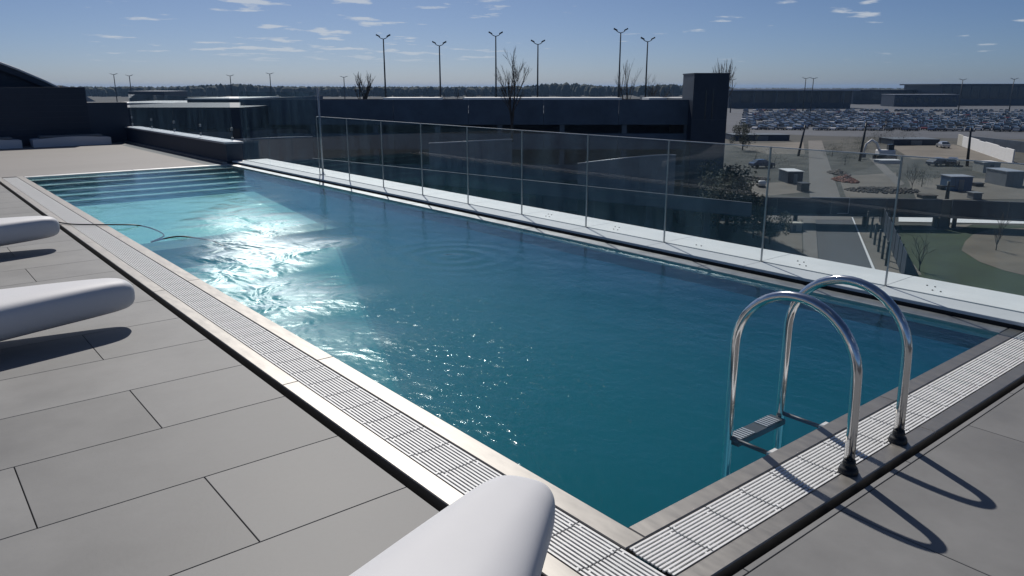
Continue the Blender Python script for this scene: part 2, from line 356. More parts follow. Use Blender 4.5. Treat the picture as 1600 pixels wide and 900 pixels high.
# overflow grates: interlocking panels of thin bars
def grate_panel(width, pitch):
    mb = MB(); n = 12; p = width / n; bw = p * .57; g = .003
    for i in range(n):
        x = (i + .5) * p
        e0 = .010 if i in (0, 1, 10, 11) else 0
        mb.box((x - bw / 2, g + e0 * .6, -.008), (x + bw / 2, pitch - g + (e0 * .6 if i in (0, 1, 10, 11) else 0), -.002), ch=.0006)
    for i in (0, 9):                                  # hooks that join neighbouring bars
        x0, x1 = (i + .5) * p, (i + 2.5) * p
        mb.box((x0 + bw / 2, .016, -.008), (x0 + p - bw / 2, .024, -.003)); 
        mb.box((x0 + p + bw / 2, pitch - .022, -.008), (x1 - bw / 2, pitch - .014, -.003))
    for y in (pitch * .25, pitch * .75): mb.box((p * .3, y - .003, -.022), (width - p * .3, y + .003, -.0082))
    return mb.mesh('grate_panel', M['grate'])
g1 = thing('overflow_grate', 'long white slotted drain grate beside the stone deck', 'drain grate', (1.572, 1.36, 0))
PIT = .2121; pm = grate_panel(.219, PIT)
for i in range(70): put('grate_panel', pm, g1, (0, i * PIT, 0))
g2 = thing('overflow_grate', 'short white slotted drain grate running under the pool ladder', 'drain grate', (1.80, 1.562, 0), -math.pi / 2)
pm2 = grate_panel(.206, .2175)
for i in range(18): put('grate_panel', pm2, g2, (0, i * .2175, 0))

# far ledge, balustrade, parapet
GX = 5.95; LZ = .05
ledge = thing('ledge', 'white stone ledge along the far side of the pool', 'ledge', (5.68, 0, 0))
JY = [2.62 + 1.115 * i for i in range(-4, 13)]
JY = [y for y in JY if y < 16.2] + [16.28]
body = MB().box((0, -2.2, -.6), (.80, 16.28, LZ - .025)); body.build('core', M['gutter'], ledge)
for a, b in zip(JY, JY[1:]):
    MB().box((.004, a + .002, LZ - .0245), (GX - 5.68 - .012, b - .002, LZ), ch=.002).build('front_slab', M['white_ledge'], ledge)
    MB().box((GX - 5.68 + .012, a + .002, LZ - .0245), (.76, b - .002, LZ + .003), ch=.002).build('rear_slab', M['white_ledge'], ledge)
bm_ = MB().lathe([(.0001, .008), (.006, .007), (.008, 0)], n=8).mesh('bolt', M['post'])
for a in JY[2:9:1]:
    for dx, dy in ((.40, .25), (.40, .19), (.52, .28), (.52, .34)):
        if (int(a * 10) % 3) or dx < .5: put('bolt', bm_, ledge, (dx, a + dy - .55, LZ + .002))
bal = thing('glass_balustrade', 'frameless glass balustrade standing on the white ledge', 'balustrade', (GX, 0, LZ))
for a, b in zip(JY, JY[1:]):
    tall = a > 12.5
    MB().box((-.006, a + .006, -.02), (.006, b - .006, 1.42 if tall else 1.01)).build('glass_panel', M['glass'], bal)
    if not tall: MB().box((-.0075, a + .005, 1.0102), (.0075, b - .005, 1.017)).build('edge_trim', M['roofmetal'], bal)
for a in JY[:-4]: MB().box((-.007, a - .0055, -.02), (.007, a + .0055, 1.0098)).build('joint_seal', M['steel_dull'], bal)
for i in range(4): MB().box((-.186, 16.36 + i * 2.05, .40), (-.174, 16.36 + i * 2.05 + 2.04, 1.30)).build('glass_panel', M['glass'], bal)
for i in range(5):
    for zz in (.42, .62): MB().box((-.20, 16.36 + i * 2.03, zz), (-.16, 16.40 + i * 2.03, zz + .06)).build('clamp', M['steel_dull'], bal)
pole = thing('slender_post', 'slender pale upright post rising above the glass balustrade', 'post', (GX + .06, 12.655, LZ))
MB().tube([(0, 0, 0), (0, 0, 1.5)], .016, 10).build('pole', M['roofmetal'], pole)
MB().lathe([(.045, 0), (.045, .012), (.02, .014), (.02, .05)], n=14).build('base_plate', M['steel_dull'], pole)
par = thing('parapet_wall', 'low grey parapet wall with pale metal cap beyond the pool', 'parapet', (5.60, 16.32, 0))
MB().box((0, 0, -.5), (.34, 8.26, .40)).build('wall', M['clad'], par)
for i in range(4): MB().box((-.03, i * 2.07, .402), (.38, i * 2.07 + 2.064, .44), ch=.004).build('cap', M['roofmetal'], par)
MB().box((-.10, .01, -.05), (-.005, 8.25, .03)).build('kerb_strip', M['steel_dull'], par)

# ladder
lad = thing('pool_ladder', 'polished steel pool ladder with two arched handrails', 'ladder', (2.926, 1.342, 0))
def rail_pts():
    pts = [(0, 0, .03), (0, .004, .18), (0, .010, .34), (0, .013, .41)]
    c, r = .303, .290
    for i in range(1, 24):
        q = math.pi - math.pi * i / 24; pts.append((0, c + r * math.cos(q), .41 + r * math.sin(q)))
    return pts + [(0, .593, .41), (0, .593, .2), (0, .592, 0), (0, .590, -.3), (0, .588, -.9)]
for dx in (0, .45):
    MB().tube([(x + dx, y, z) for x, y, z in rail_pts()], .0215, 16).build('handrail', M['chrome'], lad)
    MB().lathe([(.0001, .062), (.024, .060), (.027, .045), (.026, .03), (.034, .028), (.040, .014), (.041, .002)], (dx, 0, 0), 18).build('foot_collar', M['rubber'], lad)
    MB().tube([(dx, .575, -.06), (dx, .365, -.06)], .011, 10).build('bracket', M['post'], lad); MB().box((dx - .03, .3085, -.085), (dx + .03, .364, -.035), ch=.006).build('buffer', M['white_paint'], lad)
for i, z in enumerate((-.075, -.33, -.58)):
    t = MB().box((.022, .545, z - .028), (.428, .632, z), ch=.004).build('tread', M['post'], lad)
    for j in range(6):
        for x0 in (.05, .27): MB().box((x0 + j * .021, .552, z + .0005), (x0 + j * .021 + .012, .625, z + .004)).build('grip_strip', M['roofmetal'], t)

# loungers
def lounger(name, label, tip, rz):
    root = thing(name, label, 'sun lounger', (tip[0], tip[1], 0), rz, 'moulded loungers by the pool')
    #      s,   half width, bottom, top
    st = [(.0, .012, .205, .225), (.008, .055, .165, .262), (.03, .092, .135, .292), (.07, .118, .118, .312), (.14, .142, .108, .324), (.28, .172, .098, .330), (.5, .218, .086, .334),
          (.75, .268, .072, .336), (1.0, .325, .06, .342), (1.25, .335, .07, .37), (1.5, .30, .14, .46), (1.75, .28, .25, .58), (1.92, .22, .40, .66), (1.98, .1, .5, .67)]
    # resample smoothly
    def lerp(s):
        for a, b in zip(st, st[1:]):
            if s <= b[0]:
                t = (s - a[0]) / (b[0] - a[0]); return [a[j] + (b[j] - a[j]) * t for j in range(4)]
        return list(st[-1])
    ss = [0, .003, .008, .016, .03, .05, .07, .1, .14, .2, .28, .38, .5, .62, .75, .88, 1.0, 1.12, 1.25, 1.37, 1.5, 1.62, 1.75, 1.84, 1.92, 1.96, 1.98]
    mb = MB(); n = 40
    for s in ss:
        _, w, b, t = lerp(s); cz = (b + t) / 2; hz = (t - b) / 2
        for k in range(n):
            q = 2 * math.pi * k / n; cx, sz = math.cos(q), math.sin(q); e = .62
            y = w * math.copysign(abs(cx) ** e, cx); z = hz * math.copysign(abs(sz) ** e, sz)
            if z < 0: y *= 1 - .12 * (-z / hz)
            mb.v.append((-s, y, cz + z))
    for i in range(len(ss) - 1):
        for k in range(n):
            a = i * n + k; b2 = i * n + (k + 1) % n; mb.f.append((a, b2, b2 + n, a + n)); mb.m.append(0); mb.sm.append(True)
    mb.f.append(tuple(range(n - 1, -1, -1))); e = (len(ss) - 1) * n; mb.f.append(tuple(e + k for k in range(n))); mb.m += [0, 0]; mb.sm += [True, True]
    o = mb.build('seat_shell', M['white_plastic'], root)
    md = o.modifiers.new('smooth', 'SUBSURF'); md.levels = 1; md.render_levels = 2
    MB().prism([(-1.02, -.10), (-1.08, -.17), (-1.6, -.2), (-1.6, .2), (-1.08, .17), (-1.02, .10)], 0, .13).build('plinth', M['white_plastic'], root)
    return root
lounger('sun_lounger', 'nearest white moulded lounger, its nose over the pool corner', (1.535, 1.775), R(27))
lounger('sun_lounger', 'white moulded lounger in the middle at the left edge', (1.175, 5.52), R(2))
lounger('sun_lounger', 'farthest white moulded lounger, beside the black hose', (1.26, 8.75), R(2))

# hose that slips into the water and floats in loops
def smooth_path(cp, n=10):
    out = []; P = [Vector(c) for c in cp]
    for i in range(len(P) - 1):
        p0, p1, p2, p3 = P[max(i - 1, 0)], P[i], P[i + 1], P[min(i + 2, len(P) - 1)]
        for j in range(n):
            t = j / n; out.append(.5 * ((2 * p1) + (p2 - p0) * t + (2 * p0 - 5 * p1 + 4 * p2 - p3) * t * t + (3 * p1 - p0 - 3 * p2 + p3) * t ** 3))
    return out + [P[-1]]
def wp(px, py, z): p = gnd(px, py, z); return (p.x, p.y, z)
hz_ = -.018
hp = [wp(85, 346, .02), wp(110, 350, .014), wp(150, 351, .014), wp(185, 351, .012), wp(215, 352, -.01), wp(240, 358, -.09), wp(256, 368, -.12), wp(236, 378, -.10), wp(252, 374, -.03), wp(272, 370, hz_ + .008), wp(292, 370, hz_ + .006), wp(330, 376, -.08), wp(350, 385, -.12),
      wp(356, 392, -.3)]
tag(MB().tube(smooth_path(hp), .008, 8).build('hose', M['rubber']), 'thin black hose running from the far lounger into the water', 'hose')

# ------------------------------------------------------------------ rooftop building at the end of the deck
rb = thing('roof_building', 'dark rooftop building with curved roof at the end of the deck', 'building', (0, 24.62, 0))
MB().box((4.68, 0, -.03), (5.72, .35, 1.13)).build('low_wall', M['clad'], rb)
MB().box((-9, -.012, -.03), (4.678, 1.2, 1.55)).build('wall', M['clad2'], rb)
for i in range(9): MB().box((-9, -.030, .12 + i * .155), (4.67, -.0125, .12 + i * .155 + .012)).build('panel_seam', M['clad'], rb)
arc = [(4.42, 1.42), (3.9, 1.72), (3.3, 2.02), (2.6, 2.32), (1.6, 2.66), (.2, 3.0), (-1.6, 3.25), (-4, 3.4), (-9, 3.45)]
rf = MB(); n = len(arc)
rf.poly([(x, 1.25, z) for x, z in arc] + [(x, 14, z) for x, z in arc], [(i, i + 1, n + i + 1, n + i) for i in range(n - 1)], smooth=True)
ro = rf.build('curved_roof', M['roofmetal'], rb)
rim = MB(); rim.poly([(x, 1.22, z - .19) for x, z in arc] + [(x, 1.22, z - .02) for x, z in arc] + [(x, 1.5, z - .02) for x, z in arc],
    [(i, n + i, n + i + 1, i + 1) for i in range(n - 1)] + [(n + i, 2 * n + i, 2 * n + i + 1, n + i + 1) for i in range(n - 1)])
rim.build('roof_rim', M['clad'], ro)
MB().tube([(x, 1.2, z + .01) for x, z in arc], .035, 6).build('roof_edge_highlight', M['white_paint'], ro)  # white tube paints the bright highlight along the roof edge
gb = MB(); gb.poly([(x, 1.4, z - .05) for x, z in arc] + [(4.42, 1.4, 0), (-9, 1.4, 0)], [tuple(range(n + 2))]); gb.build('gable', M['clad2'], rb)
lt = MB(); lt.poly([(4.5, 2.2, 1.1), (5.35, 2.2, 1.12), (4.7, 2.2, 1.55), (4.5, 2.2, 1.6), (4.5, 6, 1.1), (5.35, 6, 1.12), (4.7, 6, 1.55), (4.5, 6, 1.6)], [(0, 1, 2, 3), (1, 5, 6, 2), (2, 6, 7, 3), (4, 7, 6, 5)])
lt.build('lean_to_roof', M['roofmetal'], rb)
def hump(label, x0, x1):  # low pale block with a curved top and a grey slab on it
    t = thing('hump', label, 'hump', ((x0 + x1) / 2, 24.1, 0), 0, 'pale humps against the dark wall')
    w = (x1 - x0) / 2; out = [(-w, 0), (w, 0)] + [(w * (1 - 2 * i / 12), .20 + .05 * math.sin(math.pi * i / 12)) for i in range(13)]
    mb = MB(); k = len(out); mb.poly([(x, -.22, z) for x, z in out] + [(x, .3, z) for x, z in out], [tuple(range(k)), tuple(2 * k - 1 - i for i in range(k))] + [(i, k + i, k + (i + 1) % k, (i + 1) % k) for i in range(k)])
    mb.build('body', M['white_plastic'], t)
    MB().box((-w * .8, -.16, .245), (w * .8, .24, .285), ch=.02).build('top_slab', M['grey_box'], t)
hump('wide pale hump against the dark wall, nearer the parapet', 3.13, 5.02)
hump('pale hump against the dark wall, cut by the left edge', 1.0, 2.88)

# ------------------------------------------------------------------ ground and terrain
s = 9000
tag(MB().poly([(-s, -s, GZ), (s, -s, GZ), (s, s, GZ), (-s, s, GZ)], [(0, 1, 2, 3)]).build('ground', M['soil']), kind='structure')
def patch(name, pix, mat, lift):
    pts = [gnd(x, y) for x, y in pix]; mb = MB()
    mb.poly([(p.x, p.y, GZ + lift) for p in pts], [tuple(range(len(pts)))])
    o = mb.build(name, mat); 
    if mb and o.data.polygons[0].normal.z < 0: o.data.flip_normals()
    return tag(o, kind='structure')
patch('parking_lot', [(1135, 207), (1300, 213), (1700, 219), (1750, 163), (1135, 163)], M['asphalt_lot'], .02)
patch('scrub_ground', [(1135, 224), (1262, 222), (1400, 216), (1480, 220), (1600, 232), (1640, 310), (1120, 310)], M['scrub'], .02)
patch('gravel_yard', [(1140, 226), (1255, 222), (1258, 241), (1200, 241), (1165, 234)], M['tan'], .04)
patch('footpath', [(1263, 220), (1284, 220), (1313, 309), (1265, 309)], M['pave'], .05)
patch('gravel_yard', [(1392, 229), (1490, 226), (1620, 262), (1600, 272), (1500, 250), (1425, 249)], M['tan'], .04)
patch('gravel_yard', [(1418, 281), (1490, 277), (1620, 284), (1640, 312), (1432, 312)], M['tan'], .04)
patch('dirt_track', [(1358, 248), (1370, 246), (1414, 288), (1402, 292)], M['pave'], .05)
patch('gravel_yard', [(1310, 276), (1400, 270), (1402, 309), (1322, 309)], M['tan'], .03)
patch('gravel_yard', [(1150, 288), (1240, 284), (1262, 300), (1180, 308), (1150, 304)], M['tan'], .03)
patch('road', [(1274, 338), (1330, 338), (1368, 430), (1278, 430)], M['asphalt'], .03)
patch('pavement', [(1150, 336), (1330, 336), (1330, 344), (1150, 344)], M['pave'], .05)
patch('pavement', [(1254, 344), (1274, 344), (1280, 430), (1256, 430)], M['pave'], .10)
patch('road_line', [(1330.5, 340), (1332.5, 340), (1371, 430), (1366.5, 430)], M['white_paint'], .05)
patch('gravel_yard', [(1334, 342), (1372, 342), (1440, 430), (1372, 430)], M['tan'], .04)
patch('gravel_yard', [(1180, 344), (1252, 344), (1254, 400), (1200, 400)], M['tan'], .03)
patch('pavement', [(1404, 336), (1640, 343), (1640, 351), (1404, 347)], M['white_ledge'], .06)
patch('lawn', [(1404, 352), (1640, 352), (1700, 480), (1440, 480), (1416, 420)], M['grass'], .03)
patch('footpath', [(1408, 353), (1520, 351), (1500, 359), (1410, 360)], M['tan'], .045)
sp = [(1502, 392), (1508, 378), (1520, 367), (1540, 361), (1570, 358), (1640, 356), (1680, 450), (1620, 436), (1570, 424), (1530, 410)]
patch('sandy_patch', sp, M['sand'], .06)

# trees
def bare_tree(name, label, base, h, seed, spread=.35, group=None, twig=5, rad=None):
    rnd = random.Random(seed); t = thing(name, label, 'tree', base, 0, group)
    r0 = rad or h * .016; tr = MB(); br = MB()
    tr.tube([(0, 0, -.2), (0, 0, h * .12), (rnd.uniform(-.02, .02) * h, 0, h * .28)], [r0, r0 * .9, r0 * .75], 6); tr.build('trunk', M['bark'], t)
    def grow(p, d, ln, r, lev):
        if lev > twig or ln < h * .02: return
        q = p + d * ln * .5 + Vector((rnd.uniform(-1, 1), rnd.uniform(-1, 1), 0)) * ln * .05; e = q + (d + Vector((0, 0, .12))).normalized() * ln * .5
        br.tube([p, q, e], [r, r * .8, r * .6], 5 if lev < 2 else 3, caps=False)
        for k in range(rnd.choice((2, 3)) if lev else 2):
            dd = (d + Vector((rnd.uniform(-1, 1), rnd.uniform(-1, 1), rnd.uniform(-.1, .5))) * (spread * 1.1 + .12)).normalized()
            grow(e if k else q, dd, ln * rnd.uniform(.6, .82), r * .66, lev + 1)
    for k in range(4):
        q = 2 * math.pi * k / 4 + rnd.uniform(-.5, .5)
        grow(Vector((0, 0, h * rnd.uniform(.12, .28))), Vector((math.cos(q) * spread, math.sin(q) * spread, 1)).normalized(), h * .25, r0 * .6, 0)
    br.build('crown', M['bark'], t); return t
def leafy(name, label, base, h, w, seed, cat='tree', group=None, nl=2600, mat='leaf_dark'):
    rnd = random.Random(seed); t = thing(name, label, cat, base, 0, group)
    MB().tube([(0, 0, -.2), (0, 0, h * .5), (w * .05, 0, h * .8)], [h * .03, h * .02, h * .008], 6).build('trunk', M['bark'], t)
    cr = MB(); cl = [(Vector((rnd.gauss(0, .30) * w, rnd.gauss(0, .30) * w, h * rnd.uniform(.3, .9))), rnd.uniform(.15, .32) * w) for _ in range(14)]
    for i in range(nl):
        c, r = rnd.choice(cl); d = Vector((rnd.gauss(0, 1), rnd.gauss(0, 1), rnd.gauss(0, 1))).normalized() * r * rnd.uniform(.5, 1.05); p = c + d
        if p.z < h * .08: continue
        a = Vector((rnd.gauss(0, 1), rnd.gauss(0, 1), rnd.gauss(0, 1))).normalized(); b = a.orthogonal().normalized(); q = h * .022 * rnd.uniform(.6, 1.5)
        cr.poly([p - a * q, p + b * q * .6, p + a * q, p - b * q * .6], [(0, 1, 2, 3)])
    cr.build('crown', M[mat], t); return t

# ------------------------------------------------------------------ parking garage (faces the camera heading)
def hz(px, g): return at(px, 200, g)
def frame(px, g):                                     # world position on the ground at image column px, distance g
    p = at(px, 160, g); return (p.x, p.y, GZ)
def W(px, g): return (px - 800) / 1228.0 * g          # metres right of the heading axis
GG = 80.0
org = Vector((math.sin(YAW), math.cos(YAW), 0)) * GG
gar = thing('parking_garage', 'long dark concrete parking garage behind the glass balustrade', 'parking garage', (org.x, org.y, GZ), -YAW)
r0, r1 = W(377, GG), W(1086, GG); T = .27 - GZ        # top of parapet above street
levels = [T - 1.35, T - 4.55, T - 7.75, T - 10.95]
for i, fz in enumerate(levels):
    MB().box((r0, 0, fz - .35), (r1, 34, fz - .02)).build('deck_slab', M['concrete_dark'], gar)
    ph = 1.35 if i == 0 else 1.15
    for a in range(6):
        x0 = r0 + (r1 - r0) * a / 6; x1 = r0 + (r1 - r0) * (a + 1) / 6
        MB().box((x0 + .015, -.18, fz - (1.15 if i == 0 else .45)), (x1 - .015, -.002, fz + ph), ch=.02).build('parapet_panel', M['concrete_dark'], gar)
    MB().box((r0, 34.002, fz - .3), (r1, 34.2, fz + .9)).build('rear_parapet', M['concrete_dark'], gar)
    MB().box((r0 - .2, -.15, fz - .4), (r0 - .002, 34.2, fz + ph)).build('side_parapet', M['concrete_dark'], gar)
MB().box((r1 + .002, -.15, 0), (r1 + .3, 34.2, T)).build('end_wall', M['concrete_dark'], gar)
for a in range(8):
    x = r0 + .6 + (r1 - r0 - 1.2) * a / 7
    for y in (.02, 17, 33): MB().box((x - .25, y, -.1), (x + .25, y + .5, T - 1.38)).build('column', M['concrete'], gar)
for i, fz in enumerate(levels[1:]):
    for a in range(7):
        x0 = r0 + .9 + (r1 - r0 - 1.2) * a / 7; x1 = x0 + (r1 - r0 - 1.2) / 7 - .6
        MB().box((x0 - .3, 9, fz), (x1 + .3, 9.2, fz + (2.5 if (i == 0 and a in (3, 4, 5)) else 2.83))).build('core_wall', M['concrete_dark'], gar)
for a0, a1 in ((610, 692), (728, 962), (1002, 1083)):   # added white slabs on posts paint the sun glint on the top deck
    MB().box((W(a0, 100), 14, T - .30), (W(a1, 100), 19, T - .02)).build('glint_slab', M['white_paint'], gar)
    for b in range(4):
        x = W(a0, 100) + .3 + (W(a1, 100) - W(a0, 100) - .6) * b / 3; MB().box((x - .1, 16, T - 1.37), (x + .1, 16.2, T - .302)).build('glint_slab_post', M['post'], gar)
tw0, tw1 = W(1084, 78), W(1139, 78)
tower = thing('stair_tower', 'dark stair tower at the right end of the garage', 'tower', (org.x, org.y, GZ), -YAW)
TZ = 2.86 - GZ
MB().box((tw0, -2, 0), (tw1, 3, TZ - .12)).build('wall', M['clad2'], tower)
MB().box((tw0 - .06, -2.06, TZ - .118), (tw1 + .06, 3.06, TZ)).build('roof_edge', M['clad'], tower)
for x in (.35, .55): MB().box((tw0 + (tw1 - tw0) * x, -2.03, TZ - 4.5), (tw0 + (tw1 - tw0) * x + .12, -2.002, TZ - 1.6)).build('window_slit', M['glass_dark'], tower)
for i in range(4): MB().box((tw0 + .05, -2.025, 1.2 + i * 3.2), (tw1 - .05, -2.003, 1.28 + i * 3.2)).build('floor_band', M['clad'], tower)
rampo = thing('garage_ramp', 'sloping concrete access ramp in front of the garage', 'ramp', (org.x, org.y, GZ), -YAW)
rp = MB(); a, b = W(480, 62), W(1190, 62); za, zb = 12.5 + 1.57 - (246 - 135) / 1228 * 62, 12.5 + 1.57 - (318 - 135) / 1228 * 62
rp.poly([(a, -18, za - 1.1), (b, -18, zb - 1.1), (b, -18, zb), (a, -18, za), (a, -17.8, za - 1.1), (b, -17.8, zb - 1.1), (b, -17.8, zb), (a, -17.8, za)], [(0, 1, 2, 3), (3, 2, 6, 7), (4, 7, 6, 5), (0, 4, 5, 1), (0, 3, 7, 4), (1, 5, 6, 2)])
rp.build('ramp_wall', M['concrete'], rampo)
rp = MB(); rp.poly([(a, -17.79, za - 1.2), (b, -17.79, zb - 1.2), (b, -10, zb - 1.2), (a, -10, za - 1.2), (a, -17.79, za - .9), (b, -17.79, zb - .9), (b, -10, zb - .9), (a, -10, za - .9)], [(0, 3, 2, 1), (4, 5, 6, 7), (0, 1, 5, 4), (1, 2, 6, 5), (2, 3, 7, 6), (3, 0, 4, 7)])
rp.build('ramp_deck', M['concrete_dark'], rampo)
for i in range(7):
    x = a + (b - a) * (i + .5) / 7; zz = za + (zb - za) * (i + .5) / 7 - 1.21
    MB().box((x - .3, -14, 0), (x + .3, -13.4, zz)).build('ramp_column', M['concrete'], rampo)
def curved_wall(label, p0, p1, ytop, g, rise):
    t = thing('curved_ramp_wall', label, 'ramp wall', (org.x, org.y, GZ), -YAW); mb = MB(); n = 14; pts = []
    x0, x1 = W(p0, g), W(p1, g); zt = 12.5 + 1.57 - (ytop - 135) / 1228 * g
    for i in range(n + 1):
        u = i / n; pts.append((x0 + (x1 - x0) * u, g - GG - 3 * math.sin(math.pi * u), zt + rise * math.sin(math.pi * min(1, u * .62 + .05)) - rise))
    o = len(mb.v)
    for x, y, z in pts: mb.v += [(x, y, 0), (x, y, z), (x, y + .25, z), (x, y + .25, 0)]
    for i in range(n):
        for k in range(3): q = i * 4 + k; mb.f.append((q, q + 4, q + 5, q + 1)); mb.m.append(0); mb.sm.append(False)
    mb.build('wall', M['concrete'], t)
    cp = MB(); cp.tube([(x, y + .12, z + .03) for x, y, z in pts], .07, 6); cp.build('coping', M['roofmetal'], t)
curved_wall('curved concrete ramp wall behind the middle glass panels', 906, 1062, 239, 70, 1.1)
curved_wall('curved concrete ramp wall with pale top left of the middle panels', 668, 800, 216, 71, .5)
curved_wall('curved concrete ramp wall farthest left behind the glass', 330, 482, 212, 71, .5)

# annex and low sheds left of the garage
ann = thing('annex_building', 'low dark flat-roofed building left of the garage', 'building', (org.x, org.y, GZ), -YAW)
x0, x1 = W(120, 72), W(374, 72)
MB().box((x0, -8, 0), (x1, 14, 11.95)).build('wall', M['clad2'], ann)
MB().box((x0 - .1, -8.1, 11.952), (x1 + .1, 14.1, 12.2)).build('roof_edge', M['clad'], ann)
for i in range(7):
    xx = x0 + (x1 - x0) * (i + .3) / 7
    for zz in (2.2, 5.6, 8.8): MB().box((xx, -8.04, zz), (xx + 1.2, -8.003, zz + 1.5)).build('window', M['glass_dark'], ann)
def shed(label, p0, p1, pyb_g, top_py, dep, wallm, roofm, name='shed', cat='shed', group=None, pitch=.0):
    g = pyb_g; x0, x1 = W(p0, g), W(p1, g); ht = 12.5 + 1.57 - (top_py - 135) / 1228 * g
    o = Vector((math.sin(YAW), math.cos(YAW), 0)) * g
    t = thing(name, label, cat, (o.x, o.y, GZ), -YAW, group)
    MB().box((x0, 0, 0), (x1, dep, ht - .25)).build('wall', wallm, t)
    rf = MB(); rf.poly([(x0 - .2, -.3, ht - .248), (x1 + .2, -.3, ht - .248), (x1 + .2, dep + .3, ht - .248 + pitch), (x0 - .2, dep + .3, ht - .248 + pitch), (x0 - .2, -.3, ht), (x1 + .2, -.3, ht), (x1 + .2, dep + .3, ht + pitch), (x0 - .2, dep + .3, ht + pitch)],
        [(0, 3, 2, 1), (4, 5, 6, 7), (0, 1, 5, 4), (1, 2, 6, 5), (2, 3, 7, 6), (3, 0, 4, 7)]); rf.build('roof', roofm, t)
    nw = max(2, int((x1 - x0) / 5)); w = (x1 - x0) / nw
    for i in range(nw): MB().box((x0 + w * (i + .2), -.05, ht * .35), (x0 + w * (i + .8), -.003, ht * .7)).build('window', M['glass_dark'], t)
    return t
shed('long grey hall with pale roof beyond the curved roof', 150, 285, 150, 160, 25, M['clad'], M['white_paint'])
shed('grey hall with pale roof just left of the garage', 290, 372, 135, 153, 22, M['clad'], M['white_paint'])
shed('dark distant hall with bright eaves over the annex', 200, 255, 420, 142, 30, M['clad'], M['roofmetal'])

# ------------------------------------------------------------------ lamp posts on the garage and far masts
def lamp_post(label, px, top, g, basez, arm=1.0, r=.11, group='double-headed lamp posts on the garage roof'):
    p = at(px, 135, g); t = thing('lamp_post', label, 'lamp post', (p.x, p.y, basez), -YAW, group)
    h = CAM_H + (135 - top) / 1228 * g - basez
    MB().tube([(0, 0, 0), (0, 0, h * .35), (0, 0, h)], [r * 1.25, r, r * .7], 8).build('pole', M['post'], t)
    for s in (-1, 1):
        MB().tube([(0, 0, h - .05), (s * arm * .45, 0, h + .05), (s * arm * .8, 0, h + .22)], r * .5, 6).build('arm', M['post'], t)
        mb = MB(); mb.poly([(s * arm * .65, -.2, h + .18), (s * arm * 1.35, -.2, h + .42), (s * arm * 1.35, .2, h + .42), (s * arm * .65, .2, h + .18), (s * arm * .65, -.14, h + .36), (s * arm * 1.3, -.14, h + .6), (s * arm * 1.3, .14, h + .6), (s * arm * .65, .14, h + .36)],
            [(0, 3, 2, 1), (4, 5, 6, 7), (0, 1, 5, 4), (1, 2, 6, 5), (2, 3, 7, 6), (3, 0, 4, 7)]); mb.build('lamp_head', M['post'], t)
    return t
for nm, px, tp in (('leftmost double-headed lamp post above the garage', 602, 64), ('second double-headed lamp post from the left above the garage', 688, 74), ('third double-headed lamp post from the left, beside a bare tree', 775, 60),
                   ('fourth double-headed lamp post from the left above the garage', 840, 72), ('tallest double-headed lamp post above the garage', 967, 55), ('double-headed lamp post nearest the stair tower', 1009, 68)):
    lamp_post(nm, px, tp, 108, .27 - 1.35, .72)
for nm, px, tp in (('small far mast left of the long hall roof', 180, 117), ('thin far mast beside the long hall', 204, 119), ('small far lamp mast above the grey hall', 361, 119), ('far lamp mast left of the bare shrubs', 423, 116), ('far double lamp mast beside the bare bush', 538, 121),
                   ('far mast right behind the stair tower', 1144, 125), ('left one of the paired masts on the terminal', 1258, 123), ('right one of the paired masts on the terminal', 1270, 123), ('far mast above the right terminal hall', 1503, 125), ('rightmost far mast on the terminal roof', 1583, 124)):
    lamp_post(nm, px, tp, 430, GZ, 1.6, .28, 'far masts along the horizon')

# bare trees
def tree_at(label, px, top, g, basez, seed, spread, twig=5, rad=None):
    p = at(px, 135, g); h = CAM_H + (135 - top) / 1228 * g - basez
    bare_tree('bare_tree', label, (p.x, p.y, basez), h, seed, spread, twig=twig, rad=rad)
tree_at('leafless bush of upright stems left of the first lamp post', 567, 97, 105, -4.0, 3, .20, 4, .22)
tree_at('leafless tree in front of the middle of the garage', 800, 88, 76, -3.5, 11, .2, 6, .15)
tree_at('thin leafless tree left of the tallest lamp post', 979, 88, 112, -6, 5, .12, 4, .13)
tree_at('small leafless tree between lamp post and stair tower', 1022, 116, 112, -6, 8, .4, 5, .13)
tree_at('leafless tree rising behind the stair tower', 1127, 80, 92, -8, 21, .07, 5, .2)
tree_at('low leafless shrub between the lamp posts', 722, 124, 120, -6, 9, .5, 5, .12)

# ------------------------------------------------------------------ far terminal buildings and treeline
def terminal(label, p0, p1, g, top, dep, canopy=True):
    x0, x1 = W(p0, g), W(p1, g); ht = 12.5 + 1.57 - (top - 135) / 1228 * g
    o = Vector((math.sin(YAW), math.cos(YAW), 0)) * g
    t = thing('terminal_building', label, 'building', (o.x, o.y, GZ), -YAW)
    MB().box((x0, 0, 0), (x1, dep, ht - 1.0)).build('wall', M['clad'], t)
    MB().box((x0 - 3, -6 if canopy else -1, ht - .998), (x1 + 3, dep + 2, ht)).build('roof', M['roofmetal'] if canopy else M['clad'], t)
    n = max(3, int((x1 - x0) / 7)); w = (x1 - x0) / n
    for i in range(n): MB().box((x0 + w * (i + .06), -.12, ht * .30), (x0 + w * (i + .94), -.004, ht - 1.6)).build('window', M['glass_dark'], t)
    if canopy:
        for i in range(0, n, 2): MB().tube([(x0 + w * i, -5.2, 0), (x0 + w * i, -5.2, ht - 1)], .25, 6).build('column', M['concrete'], t)
terminal('long low glazed terminal with thin roof right of the tower', 1141, 1332, 520, 139, 40)
terminal('low dark terminal wing in the middle of the horizon', 1335, 1478, 640, 140, 40, False)
terminal('tall dark terminal hall at the far right', 1474, 1680, 600, 131, 60, False)
shed('low pale warehouse in front of the terminal wing', 1400, 1500, 560, 147, 20, M['clad'], M['roofmetal'], 'warehouse', 'warehouse')
tl = MB(); rnd = random.Random(5)
